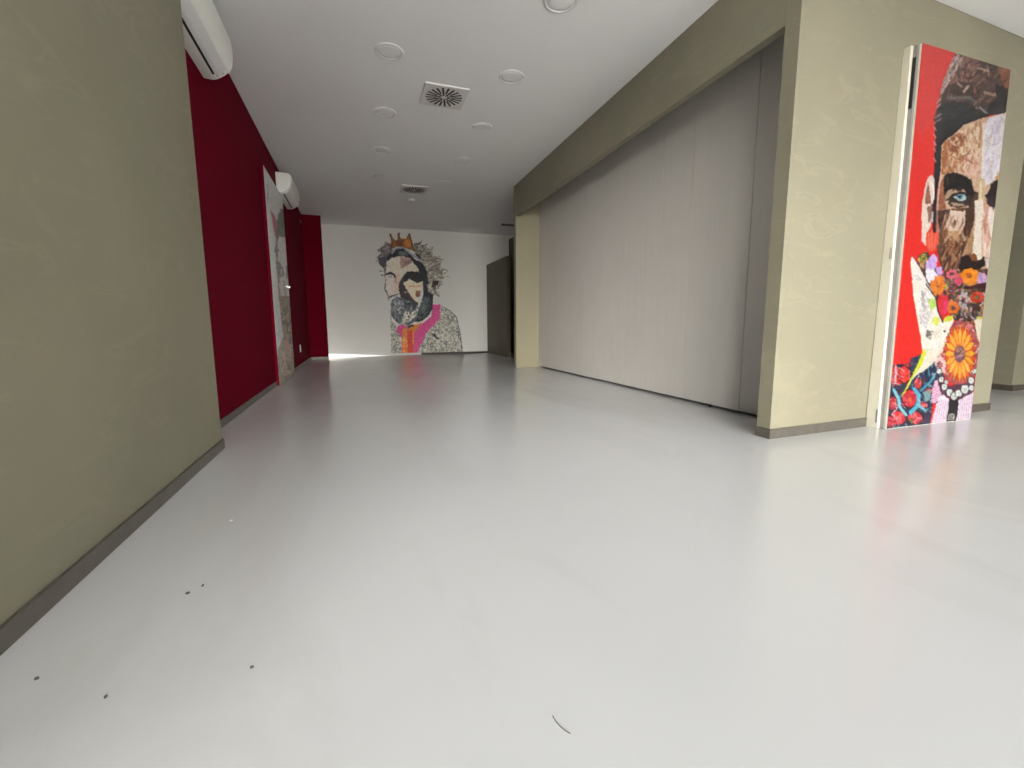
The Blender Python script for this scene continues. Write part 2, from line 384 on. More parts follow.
c.poly([(240,420),(320,390),(420,590),(460,570),(600,560),(860,560),(850,800),(360,800),(290,640),(240,520)], (92,64,58), 18)
c.scatter([(360,600),(840,580),(830,768),(380,768)], 160, [(206,90,110),(226,130,70),(150,150,90),(190,160,190),(70,40,46),(170,60,60),(120,100,80),(230,200,190)], 32, 14, 0, 3, .5, .85)
c.poly([(310,230),(335,195),(355,205),(370,245),(412,225),(405,330),(362,398),(318,385),(300,310)], (234,88,66), 10)
for a in ((325,240,330,360),(350,230,352,380),(385,250,372,370)): c.line([(a[0],a[1]),(a[2],a[3])], 9, (250,136,112), .8)
c.scatter([(235,450),(300,380),(320,470),(260,520)], 34, [(168,176,70),(110,120,50),(222,214,120),(60,50,40),(200,130,80)], 45, 12, -.8, .8)
c.poly([(250,485),(290,470),(292,535),(262,515)], (196,136,100), 8)
c.poly([(300,525),(370,540),(405,600),(350,660),(308,640)], (236,232,242), 6); c.poly([(385,525),(430,515),(445,580),(400,605)], (198,160,224), 8)
c.poly([(308,475),(340,430),(372,415),(402,450),(384,530),(342,545),(298,515)], (206,176,232), 8); c.line([(330,450),(350,530)], 8, (170,130,205), .7)
c.star(410, 675, 62, 95, 9, (236,134,50), .3); c.ell(410, 675, 14, 18, (150,70,40))
c.star(655, 610, 88, 72, 9, (243,146,38), .34, .15); c.ell(650, 600, 20, 18, (190,90,30))
c.star(515, 590, 52, 45, 7, (228,104,124), .36); c.ell(572, 645, 34, 38, (216,84,112)); c.ell(755, 645, 40, 55, (202,164,204)); c.line([(740,600),(765,690)], 9, (160,120,170))
c.line([(700,700),(790,690)], 40, (62,26,30), .9)
c.fr(876, 280, 8.258)
mess = [(560,60),(720,20),(930,30),(900,300),(880,620),(700,330),(640,300),(590,200)]
c.poly(mess, (74,54,48), 16)
c.scatter(mess, 230, [(206,150,160),(120,124,80),(176,56,56),(150,140,140),(50,34,34),(214,196,190),(100,76,100),(196,110,60)], 30, 13, 0, 3, .5, .9)
c.star(835, 125, 60, 55, 8, (196,62,42), .36); c.line([(735,45),(905,40)], 26, (60,24,28), .9)
c.star(790, 10, 50, 24, 7, (236,140,50), .34)
c.star(500, 30, 60, 80, 8, (232,132,54), .3); c.ell(590, 30, 14, 20, (196,190,90))
c.poly([(520,110),(560,95),(605,110),(604,200),(562,318),(530,285)], (216,52,62), 10); c.poly([(565,150),(598,140),(590,250),(562,250)], (236,60,120), 10)
c.star(642, 205, 60, 65, 11, (226,116,52), .28); c.ell(640, 205, 12, 14, (120,50,30))
c.star(725, 150, 44, 90, 7, (180,170,170), .3)
c.poly([(260,640),(400,590),(470,640),(540,560),(640,540),(640,790),(260,790)], (34,60,84), 12)
# gerbera
c.ell(700, 590, 172, 275, (176,84,84), nz=20)
c.scatter([(570,420),(640,330),(780,330),(860,430),(870,768),(540,768),(540,600)], 220, [(236,214,220),(206,120,140),(120,70,110),(226,150,120),(190,70,70)], 16, 12, 0, 3, .3, .9)
c.ell(700, 590, 122, 228, (150,52,40)); c.star(700, 590, 142, 262, 16, (228,98,56), .13, .2, .2)
c.star(700, 590, 132, 246, 16, (250,184,66), .105, .2, .0)
c.ell(697, 592, 46, 72, (128,88,98)); c.scatter([(660,540),(740,540),(740,650),(660,650)], 60, [(180,140,160),(90,60,70),(206,140,90)], 12, 8, 0, 3)
c.poly([(812,320),(845,290),(905,300),(880,500),(845,490)], (236,226,200), 8); c.ell(852, 296, 24, 12, (206,206,90))
c.star(538, 685, 62, 90, 8, (238,196,194), .32); c.ell(538, 690, 14, 18, (200,120,120)); c.ell(480, 690, 22, 26, (120,80,70))
# bird
bird = [(305,-30),(420,-30),(500,110),(522,235),(560,325),(590,300),(648,290),(650,312),(600,420),(560,570),(480,660),(400,750),(360,790),(395,600),(378,450),(350,300),(325,150)]
c.fr(890, 200, 8.258)
c.poly([(182,430),(196,424),(245,500),(305,620),(372,790),(204,790),(188,600),(174,470)], (242,234,226), 6)
c.line([(196,424),(250,510),(310,625),(376,775)], 8, (90,80,80), .8)
c.scatter([(200,560),(260,600),(320,700),(340,768),(215,768)], 40, [(214,206,206),(250,246,240),(190,180,184)], 50, 10, 1.2, .2)
c.fr(876, 280, 8.258)
c.poly(bird, (240,234,222), 6)
c.poly([(375,50),(425,70),(445,170),(400,160)], (190,180,182), 8); c.poly([(425,385),(485,400),(455,470),(420,440)], (122,112,114), 10)
c.scatter([(340,0),(430,0),(480,200),(420,400),(380,400)], 70, [(206,198,200),(252,248,240),(176,168,172)], 70, 11, 1.1, .25)
c.poly([(440,140),(490,120),(505,190),(460,225)], (186,218,108), 10); c.ell(505, 312, 34, 36, (226,230,112), nz=10); c.poly([(560,320),(580,275),(640,270),(652,300),(600,325)], (214,216,76), 8)
c.line([(420,0),(500,115),(522,235),(560,322)], 10, (50,36,36)); c.ell(575, 400, 10, 14, (90,80,70))
c.poly([(500,560),(590,440),(555,570),(480,655)], (228,208,188), 8)
c.scatter([(440,420),(600,340),(560,540),(420,640)], 50, [(250,248,240),(224,214,200),(240,228,206)], 60, 12, 1.9, .2)
c.fr(870, 350, 8.258)
floral = [(150,110),(330,95),(345,50),(450,10),(560,130),(570,220),(530,430),(505,640),(110,690),(140,500)]
c.poly([(195,0),(450,0),(340,60),(330,110),(190,120)], (228,42,38), 4)
c.poly(floral, (42,56,82), 16)
c.poly([(190,120),(330,100),(325,230),(200,300),(170,260)], (206,54,50), 16)
c.scatter(floral, 90, [(30,40,60),(120,40,56),(60,110,130),(70,60,84)], 50, 16, 1, 1, .4, .9)
for x, y, a, b, q in ((290,190,48,70,(226,56,48)),(405,262,30,45,(204,58,66)),(335,395,62,75,(206,44,62)),(190,440,34,60,(180,46,56)),(232,565,66,62,(214,46,56)),(380,560,62,55,(206,48,60)),(452,452,34,22,(190,50,70)),(170,600,30,50,(196,40,60)),(500,330,24,26,(150,50,60))):
    c.ell(x, y, a*1.12, b*1.12, (60,20,32)); c.ell(x, y, a, b, q, nz=22)
    c.scatter([(x-a,y-b*.7),(x+a,y-b*.7),(x+a,y+b*.7),(x-a,y+b*.7)], 16, [(244,120,110),(150,24,40),(236,84,70),(250,170,170)], 30, 8, 0, 3, .6, .85)
c.ell(340, 405, 14, 22, (240,110,50)); c.ell(350, 590, 14, 20, (110,120,60))
for p_, w_, q in (([(200,320),(238,392),(252,470),(275,500),(305,540)],26,(128,204,216)), ([(236,470),(180,540)],10,(220,190,200)), ([(375,310),(412,365),(408,445),(345,520)],34,(82,176,204)), ([(430,325),(500,262),(548,190)],20,(66,150,176)), ([(405,448),(470,500)],24,(124,196,208)), ([(470,500),(520,470)],14,(90,150,160)), ([(530,180),(545,230)],24,(70,150,170)), ([(480,60),(500,200)],10,(90,160,190)), ([(540,30),(520,120)],10,(110,170,190))): c.line(p_, w_, q)
c.scatter(floral, 46, [(236,206,214),(220,180,196),(196,190,210)], 60, 5, 1.3, .9, .5, .85)
c.line([(218,110),(217,240)], 13, (236,196,210)); c.poly([(450,335),(512,320),(510,400),(470,425)], (124,164,164), 12)
c.poly([(560,200),(610,300),(620,420),(520,440),(500,620),(430,630),(520,430),(530,250)], (70,60,86), 14)
c.poly([(545,240),(575,235),(600,370),(540,440),(518,420),(525,320)], (238,196,218), 6)
for q in range(6): c.line([(528, 300+q*24), (590, 270+q*24)], 6, (200,110,150), .8)
sh = [(570,400),(615,350),(672,400),(640,600),(505,640)]
c.poly(sh, (242,228,238), 6)
for q in range(6): c.line([(570+q*17, 410), (528+q*20, 610)], 5, (196,140,184), .85)
c.poly([(735,410),(860,330),(860,600),(715,600)], (242,230,240), 6)
for q in range(6): c.line([(760+q*18, 400-q*8), (738+q*20, 580)], 5, (196,140,184), .85)
c.poly([(668,395),(742,400),(735,500),(718,600),(640,600),(655,500)], (30,25,30), 6)
c.poly([(660,525),(712,520),(706,572),(652,578)], (190,184,178), 6); c.line([(672,538),(695,535),(690,560),(668,562),(675,545)], 6, (50,44,44))
c.poly([(560,200),(640,290),(860,250),(860,200),(870,320),(760,400),(640,380),(590,330)], (96,56,74), 14)
for x, y, rr in ((670,340,30),(706,372,30),(742,345,28),(790,312,34),(842,235,26),(600,230,24),(626,292,26),(845,300,22),(640,250,16),(580,160,22),(865,160,20)):
    c.ell(x, y, rr*1.15, rr*1.3, (66,50,62)); c.ell(x, y, rr*.9, rr*1.05, (222,226,224), nz=12); c.ell(x, y, rr*.25, rr*.3, (170,190,150))
c.fr(876, 280, 8.258); c.ell(700, 590, 122, 228, (150,52,40)); c.star(700, 590, 142, 262, 16, (228,98,56), .13, .2, .2); c.star(700, 590, 132, 246, 16, (250,184,66), .105, .2, .0); c.ell(697, 592, 44, 70, (128,88,98)); c.scatter([(660,540),(740,540),(740,650),(660,650)], 60, [(180,140,160),(90,60,70),(206,140,90)], 12, 8, 0, 3)
c.fr(870, 350, 8.258)
c.poly([(425,40),(460,-40),(478,0),(445,95),(375,205),(275,375),(262,372),(285,335),(345,215)], (218,222,56), 8)
c.poly([(475,-10),(580,-10),(565,60),(480,135),(380,205),(320,285),(272,372),(372,195),(442,95)], (238,228,206), 6)
c.line([(425,45),(345,215),(268,370)], 5, (120,130,40), .7)

cvA.finish(3, .06)
# ---- artwork B: crowned man on the back wall ---------------------------------------------------
cvB = Canvas(366, 224, 472, 364, 5)
c = cvB
c.fr(372, 228, 12.8)
hl = [(230,190),(180,165),(115,250),(100,340),(75,380),(85,460),(150,520),(165,640),(200,520),(210,400),(260,290),(270,230)]
c.poly(hl, (128,118,114), 16); c.scatter(hl, 60, [(96,90,90),(160,152,146),(70,66,70)], 45, 8, 2.0, .5, inside=False)
c.poly([(80,380),(200,360),(190,480),(140,500),(90,460)], (70,74,78), 14)
hr = [(540,300),(530,180),(600,215),(655,235),(700,265),(745,280),(755,345),(825,375),(845,450),(870,460),(865,525),(915,520),(890,590),(920,640),(855,665),(850,800),(740,800),(690,680),(670,540),(620,420)]
c.poly(hr, (152,145,133), 16)
c.scatter(hr, 230, [(104,98,94),(186,180,166),(70,66,66),(210,204,190),(130,116,100)], 60, 7, -.35, .55, .3, .85, inside=False)
c.scatter([(560,170),(660,220),(740,280),(820,370),(880,460),(900,640),(800,640),(640,330)], 34, [(96,88,84),(130,122,112)], 60, 8, -.7, .4)
face = [(190,400),(250,365),(400,350),(520,400),(620,480),(690,600),(700,800),(180,800),(176,560)]
c.poly(face, (216,206,190), 8)
c.poly([(370,365),(500,385),(530,430),(440,490),(370,520),(355,430)], (176,142,132), 12); c.poly([(410,430),(500,400),(510,440),(430,470)], (136,112,108), 10)
c.poly([(440,500),(560,470),(620,540),(560,560),(460,550)], (206,196,180), 10)
c.poly([(185,385),(250,290),(340,245),(420,265),(490,340),(560,400),(640,440),(705,560),(725,740),(690,800),(655,650),(590,520),(500,395),(400,352),(250,376),(200,425)], (36,36,42), 8)
c.poly([(330,295),(420,295),(465,350),(340,350)], (98,104,94), 10); c.line([(255,320),(300,265),(400,245),(480,320),(560,370),(650,425)], 26, (150,150,164)); c.line([(560,330),(620,390)], 22, (46,42,46))
crown = [(225,75),(238,68),(290,152),(318,150),(335,62),(345,62),(362,132),(435,132),(465,68),(490,72),(510,180),(552,300),(480,275),(400,243),(320,235),(240,275),(238,160)]
c.poly(crown, (148,98,52), 14); c.ell(455, 195, 48, 52, (200,124,52), nz=12); c.poly([(300,170),(390,170),(400,235),(310,230)], (120,64,44), 12)
for p_ in ([(232,80),(262,180),(240,270)], [(340,66),(345,140)], [(475,75),(505,190),(545,290)], [(290,155),(390,160)]): c.line(p_, 14, (84,62,44), .85)
for x, y in ((233,80),(340,72),(474,78)): c.ell(x, y, 14, 14, (92,70,54))
c.line([(190,590),(232,572),(280,595),(302,640),(300,700)], 26, (38,33,38)); c.poly([(195,600),(245,590),(280,640),(200,640)], (176,176,166), 6)
c.poly([(385,640),(405,600),(455,560),(600,555),(695,640),(700,720),(600,712),(565,700),(480,650),(420,690),(372,800),(350,800),(370,650)], (35,33,34), 6)
c.poly([(300,600),(370,590),(350,700),(310,760)], (216,190,184), 8)
c.fr(372, 270, 12.8)
c.poly([(178,100),(290,95),(300,200),(272,300),(232,345),(200,290),(170,180)], (222,206,198), 8)
c.line([(175,110),(160,240),(200,320),(215,380)], 14, (110,104,106), .8)
c.poly([(300,40),(372,40),(345,200),(332,295),(300,285)], (214,190,172), 8)
c.poly([(350,150),(395,70),(425,200),(480,300),(560,375),(600,440),(560,470),(450,430),(370,355),(340,260)], (60,50,52), 8)
c.poly([(395,165),(480,110),(560,165),(655,145),(632,280),(592,335),(560,335),(592,405),(565,410),(500,345),(440,240)], (226,206,180), 10)
c.poly([(460,195),(560,205),(640,190),(620,215),(470,215)], (196,150,112), 8); c.poly([(560,265),(622,270),(600,345),(560,330)], (130,86,62), 10); c.ell(425, 285, 14, 18, (170,150,140)); c.ell(310, 275, 16, 20, (222,206,176))
c.line([(205,350),(280,320),(330,310)], 14, (90,80,84), .9)
c.poly([(655,100),(700,50),(722,250),(782,320),(775,480),(722,580),(645,645),(560,668),(520,640),(600,480),(650,350)], (38,40,43), 8)
c.poly([(640,350),(700,340),(720,420),(640,560),(600,560)], (86,98,98), 12)
c.poly([(700,180),(770,165),(860,120),(852,250),(790,300),(720,285)], (186,176,160), 12); c.poly([(775,140),(855,135),(832,225),(785,265),(758,220)], (52,32,33), 8)
c.scatter([(700,180),(780,160),(860,200),(860,350),(730,290)], 50, [(206,200,186),(150,146,136),(90,84,80)], 60, 9, 1.2, .5)
beard = [(235,420),(255,380),(320,335),(420,372),(560,440),(605,480),(580,600),(560,650),(470,705),(380,705),(300,655),(245,580)]
c.poly(beard, (98,100,104), 14)
c.poly([(300,425),(350,395),(400,410),(412,480),(350,560),(290,500)], (168,174,174), 10)
c.poly([(410,530),(520,520),(600,480),(570,580),(490,650),(440,695),(360,695),(400,640)], (216,212,190), 10)
c.poly([(415,400),(570,440),(545,505),(430,485)], (50,48,58), 8)
c.scatter(beard, 110, [(60,62,68),(150,154,158),(200,200,196),(84,88,92),(40,42,46)], 70, 9, 1.9, .5, .2, .7)
c.scatter([(410,530),(520,520),(600,480),(570,580),(490,650),(440,695),(370,695)], 40, [(232,230,214),(206,200,180),(90,92,92)], 60, 9, 2.1, .3)
c.scatter([(640,340),(760,330),(760,520),(640,630),(560,650)], 50, [(84,96,98),(30,32,36),(110,118,116)], 60, 9, 2.0, .3, op=.6)
c.poly([(340,700),(480,706),(600,655),(500,740),(420,740)], (214,206,190), 8)
c.fr(380, 305, 10.667)
jr = [(650,10),(740,60),(810,120),(850,300),(885,540),(380,540),(470,330),(540,240),(635,150)]
jl = [(112,170),(185,205),(225,340),(240,540),(116,540)]
for j, n_ in ((jr, 1500), (jl, 330)):
    c.poly(j, (186,182,168), 10); c.scatter(j, n_, [(110,108,104),(222,218,204),(80,78,76),(150,146,136),(206,190,180),(128,140,126)], 15, 6, 0, 3, .8, .9, True)
c.line([(112,60),(114,180)], 8, (150,146,142)); c.line([(650,10),(745,62),(812,125),(852,300),(880,520)], 8, (104,100,96))
c.poly([(560,-10),(642,-10),(636,145),(545,240),(482,320),(402,490),(390,540),(232,540),(228,350),(178,270),(200,205),(290,222),(440,202),(542,120)], (204,74,134), 6)
c.poly([(235,260),(300,232),(440,186),(400,255),(365,300),(356,540),(236,540)], (206,122,56), 14); c.poly([(290,275),(350,275),(356,540),(292,540)], (202,64,52), 10)
c.scatter([(240,280),(290,280),(290,500),(240,500)], 26, [(240,176,80),(226,104,50)], 40, 12, 1.5, .4); c.line([(352,290),(350,410)], 9, (240,150,70)); c.line([(300,230),(350,215)], 24, (60,56,40))
c.poly([(562,300),(588,308),(606,342),(640,352),(636,362),(592,352),(572,330)], (30,30,35), 4)

cvB.finish(3, .05)
# ---- artwork C: portrait on the crimson wall (seen at a grazing angle) -------------------------------
cvC = Canvas(250, 155, 300, 395, 6, (152,151,149))
c = cvC
c.fr(250, 160, 18.286); c.scatter([(160,60),(300,300),(480,560),(500,768),(220,768)], 60, [(160,158,158),(140,144,140),(168,160,160)], 60, 14, 1.2, .4)
c.line([(230,420),(250,520),(240,760)], 16, (100,92,94), .7)
c.fr(250, 190, 12.8)
c.poly([(205,250),(250,300),(305,400),(304,680),(272,600),(240,450)], (124,62,76), 14)
c.poly([(345,220),(400,230),(410,620),(335,600),(300,650),(300,820),(265,820),(290,620),(300,400),(320,300)], (74,78,70), 12)
c.poly([(330,600),(420,610),(430,900),(320,900)], (156,155,148), 8)
c.fr(250, 250, 12.8)
c.poly([(280,0),(320,0),(302,150),(345,200),(385,270),(402,340),(372,375),(340,380),(330,480),(360,680),(330,690),(305,400),(285,250)], (98,90,84), 12)
c.poly([(345,270),(365,270),(370,340),(345,330)], (150,136,136), 6); c.line([(430,230),(435,330),(430,380)], 18, (70,64,58)); c.line([(345,430),(375,690)], 22, (156,140,138), .9); c.line([(390,430),(425,660)], 22, (104,106,98), .9)
c.fr(250, 300, 7.68)
c.poly([(200,-10),(330,-10),(340,620),(190,720),(185,430),(190,400),(235,300),(213,180)], (100,92,80), 14)
c.scatter([(215,0),(290,0),(320,560),(210,660),(200,420),(235,300)], 110, [(80,74,64),(126,114,100),(140,108,98),(64,62,54),(110,106,92)], 60, 11, 1.5, .4)
c.poly([(235,340),(275,330),(285,400),(245,410)], (134,100,90), 10)

cvC.finish(5, .05)


pB = [(367.7, 226.7), (463.8, 232.8), (465.9, 351.5), (373.5, 353.7)]
GA = (.46,.46,.46); GB = (1.3,1.3,1.3); GC = (2.1,2.1,2.1)
SPOTE = 5000; EXPO = 0.52; HAZE2 = 7.5; LW1 = .0; SUNE = 17.; SUNX = .15; SUNZ = 1.1; HAZE = 3.0; HANG = 28; HCOL = (1,.99,.95); HX = -.28; HZ = .09


# ------------------------------------------------------------------ room constants (metres)
H = 2.80; XL = -.768; YL = 2.889; XR = -.928; YR = 9.726; XRE = -.593; YB = 10.468
XB = 2.335; XBF = 2.375; ZB = 2.344; YP0 = 1.99; YP1 = 2.085; XF = 2.767; YF = 6.716; XW = 4.744
XC = 6.26; YC = 2.59; YFR = -3.4; XOUT = 9.0; HW = 2.673

# ------------------------------------------------------------------ shell
WY = lambda x: YP0+(x-XB)*.037        # the wall runs very slightly off square
struct(nbox('floor', -1.6, XOUT+.2, YFR-.2, YB+.2, -.12, 0, M['floor']))
struct(nbox('ceiling', -1.6, XOUT+.2, YFR-.2, YB+.2, H, H+.15, M['ceiling']))
bm = bmesh.new(); prism(bm, [(XB+.5, YFR+.001), (XOUT-.001, YFR+.001), (XOUT-.001, WY(XW)-.003), (XW, WY(XW)-.003), (XB+.5, WY(XB+.5)-.003)], HW, H-.001); struct(link('ceiling_dropped', bm, M['ceiling']))
struct(nbox('wall_left', XL-.35, XL, LW1, YL, 0, H, M['plaster'], bev=.004))
LZ = 2.3
struct(nbox('wall_left_lintel', XL-.35, XL-.001, YFR, LW1-.001, LZ, H, M['plaster']))  # unseen opening below, added to let light onto the folding partition
struct(nbox('wall_left_sill', XL-.35, XL-.001, YFR, LW1-.001, 0, .05, M['plaster']))
struct(nbox('wall_left_red', XR-.2, XR, YL+.002, YR, 0, H, M['red']))
struct(nbox('wall_left_return', XR-.2, XRE, YR+.002, YR+.09, 0, H, M['red']))
bm = bmesh.new(); box(bm, -1.28, -1.18, YR+.091, YB-.002, .10, H); box(bm, -1.28, -1.13, YR-.2, YR+.09, 0, H); struct(link('wall_alcove', bm, M['white_wall']))
struct(nbox('wall_back', -1.4, 4.6, YB, YB+.15, 0, H, M['white_wall']))
# near pillar, wall facing the camera, thin fascia and far pillar
bm = bmesh.new(); prism(bm, [(XB, YP0), (XW, WY(XW)), (XW, WY(XW)+.10), (XB, YP1)], 0, H); struct(link('wall_right_front', bm, M['plaster']))
bm = bmesh.new(); prism(bm, [(XB, YP1+.001), (XB+.06, YP1+.001), (XBF+.06, YF-.001), (XBF, YF-.001)], ZB, H)
struct(link('trim_beam', bm, M['plaster']))
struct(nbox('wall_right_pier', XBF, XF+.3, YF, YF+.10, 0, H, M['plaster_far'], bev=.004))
struct(nbox('wall_light_stop_side', XW-.1, XW-.001, WY(XW)+.102, 8.4, 0, H, M['plaster']))  # unseen wall, added to keep light out of the gap under the partition
struct(nbox('wall_light_stop_back', XF+.302, XW-.102, YF+.01, YF+.09, 0, H, M['dark']))  # closes the same added enclosure behind the partition
struct(nbox('wall_corridor', 3.52, 3.60, 7.45, YB-.002, 0, H-.09, M['dark']))  # corridor darkness put into the wall colour
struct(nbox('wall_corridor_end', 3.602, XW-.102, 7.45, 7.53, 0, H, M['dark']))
bm = bmesh.new(); box(bm, 2.958, 3.03, 8.93, YB-.002, 0, 2.085)
struct(link('wall_low_partition', bm, M['olive_dark']))
struct(nbox('trim_corridor_header', 2.98, 3.50, 9.30, 9.36, H-.03, H-.001, M['olive_dark']))
# right column
struct(nbox('wall_right_column', XC, XOUT, YC, 6.5, 0, H, M['plaster'], bev=.004))
struct(nbox('wall_right', XOUT, XOUT+.15, YFR, YC-.002, 0, H, M['plaster']))
struct(nbox('wall_passage_end', XW+.002, XC-.002, 6.4, 6.5, 0, H, M['plaster']))
# street front behind the camera: piers and a lintel around the shop window opening
WX0, WX1, WZ = -.55, 4.2, 2.25
bm = bmesh.new()
box(bm, XL+.002, WX0, YFR-.15, YFR, 0, H)
box(bm, WX1, XOUT, YFR-.15, YFR, 0, H)
box(bm, WX0, WX1, YFR-.15, YFR, WZ, H)
struct(link('wall_front', bm, M['white_wall']))
bm = bmesh.new()
for i in range(5):
    x = WX0+(WX1-WX0)*i/4; box(bm, x-.025 if i else x, x+.025 if i < 4 else x, YFR-.12, YFR-.06, .0, WZ)
box(bm, WX0, WX1, YFR-.12, YFR-.06, .0, .05); struct(link('window_1', bm, M['alu']))
struct(nbox('ground_exterior_side', -14, XL-.352, YFR-.2, 6, -.3, -.06, M['exterior']))
struct(nbox('ground_exterior', -14, 20, -24, YFR-.21, -.3, -.06, M['exterior']))

# baseboards
BH = .055; T = .012
def bb(name, x0, x1, y0, y1, m='base', h=BH): return struct(nbox(name, x0, x1, y0, y1, .0008, h, M[m], bev=.002))
bb('baseboard_left', XL+.0005, XL+T, LW1, YL)
bb('baseboard_red_near', XR+.0005, XR+T, YL+.004, 5.70)
bb('baseboard_red_far', XR+.0005, XR+T, 7.05, YR-.001)
bb('baseboard_return', XR+T+.001, XRE, YR-T, YR-.0005)
bb('baseboard_back', 1.36, 2.957, YB-T, YB-.0005, 'base_dk', .045)
def bbw(name, x0, x1, m):
    bm = bmesh.new(); prism(bm, [(x0, WY(x0)-T), (x1, WY(x1)-T), (x1, WY(x1)-.0005), (x0, WY(x0)-.0005)], .0008, .06); return struct(link(name, bm, M[m]))
bbw('baseboard_front_wall', XB-T, 3.222, 'base')
bbw('baseboard_front_wall_end', 4.185, XW, 'base_dk')
bb('baseboard_pillar', XB-T, XB-.0005, YP0+.001, YP1, 'base', .06)
bb('baseboard_column_side', XC-T, XC-.0005, YC-T, 6.39, 'base_dk', .06)
bb('baseboard_column', XC+.001, XOUT-.002, YC-T, YC-.0005, 'base_dk', .06)

# ------------------------------------------------------------------ folding partition
t = thing('folding_partition', 'wide greige folding wall of tall flat panels under the olive beam', 'partition', (XF, 4.4, 0))
ys = [YP1+.003, 2.645, 3.28, 3.69, 4.27, 4.75, 5.22, 5.75, 6.25, YF-.003]
for a, b in zip(ys, ys[1:]):
    bm = bmesh.new(); box(bm, 0, .045, a-4.4+(.003 if 2.6 < a < 2.8 else .0012), b-4.4-(.003 if b < 2.8 else .0012), .022, H-.004); link('panel', bm, M['greige'], t)
bm = bmesh.new(); box(bm, .008, .035, 2.97-4.4-.012, 2.97-4.4+.012, .001, .0215, .003); box(bm, -.012, .03, 2.97-4.4-.02, 2.97-4.4+.02, .012, .021, .003)
link('floor_bolt', bm, M['black'], t)

# ------------------------------------------------------------------ tall printed board by the front wall
PX0, PX1, PYF, PZ = 3.264, 4.163, 1.912, 2.35
cx, cy = (PX0+PX1)/2, PYF
t = thing('art_panel', 'tall red poster panel of a bearded man with flowers on pale wall', 'art panel', (cx, cy, 0))
t.rotation_euler = (-.016, 0, 0)       # leans back a little against the wall
def lb(name, x0, x1, y0, y1, z0, z1, m, bev=0):
    bm = bmesh.new(); box(bm, x0-cx, x1-cx, y0, y1, z0, z1, bev); return link(name, bm, M[m], t)
o = lb('back_frame', PX0-.038, PX1-.003, .0345, .074, .002, PZ, 'cream', .002)
for v in o.data.vertices:                 # deeper at the foot, so the back stays flat to the wall
    if v.co.y > .05: v.co.y += .034-.034*v.co.z/PZ
lb('side_track', PX0-.016, PX1-.004, .0125, .034, .004, PZ-.004, 'alu')
lb('board', PX0, PX1, 0, .012, .001, PZ, 'cream', .001)
lb('track_slot', PX0-.0195, PX0-.0165, .015, .031, PZ-.36, PZ-.07, 'black')
lb('latch', PX0-.0405, PX0-.0385, .036, .050, 1.10, 1.17, 'steel', .0008)
lb('floor_catch', PX0-.0405, PX0-.0385, .036, .046, .04, .13, 'alu', .0008)
print_r = paint_board('printed_sheet', cvA, [(923, 42), (1006, 80), (972, 418), (887, 430.5)],
    [(PX0-cx, -.0003, PZ), (PX1-cx, -.0003, PZ), (PX1-cx, -.0003, .004), (PX0-cx, -.0003, .004)], 190, 780, M['print'], t, GA, .0015)

# ------------------------------------------------------------------ crowned man painted on the back wall
mx0, mx1, mz1 = .30, 2.42, 2.795
mur = paint_board('wall_mural', cvB, pB, [(mx0, YB-.0005, mz1), (mx1, YB-.0005, mz1), (mx1, YB-.0005, .047), (mx0, YB-.0005, .047)],
    260, 360, M['mural'], None, GB, .003, cut=True)
tag(mur, 'mural of a grey bearded man in a crown and pink collar on back wall', 'mural')

# ------------------------------------------------------------------ printed door on the crimson wall
DY0, DY1, DZ = 5.72, 7.035, 2.425; DX = XR+.036
t = thing('art_panel', 'white and brown portrait panel on the crimson wall below far air conditioner', 'art panel', (XR, 6.4, 0))
bm = bmesh.new(); box(bm, .001, .034, DY0-6.4, DY1-6.4, .001, DZ, .001); link('board', bm, M['red'], t)
o = paint_board('printed_sheet', cvC, [(258.5, 163), (279, 195), (292.3, 377.5), (276.7, 387.5)],
    [(.034, DY0-6.4, DZ), (.034, DY1-6.4, DZ), (.034, DY1-6.4, .004), (.034, DY0-6.4, .004)], 120, 300, M['print2'], t, GC, .0015, nrm=(1, 0, 0))
bm = bmesh.new(); box(bm, .0357, .062, 6.88-6.4, 6.90-6.4, 1.20, 1.225, .004); box(bm, .055, .068, 6.85-6.4, 6.96-6.4, 1.20, 1.225, .005)
link('handle', bm, M['steel'], t)

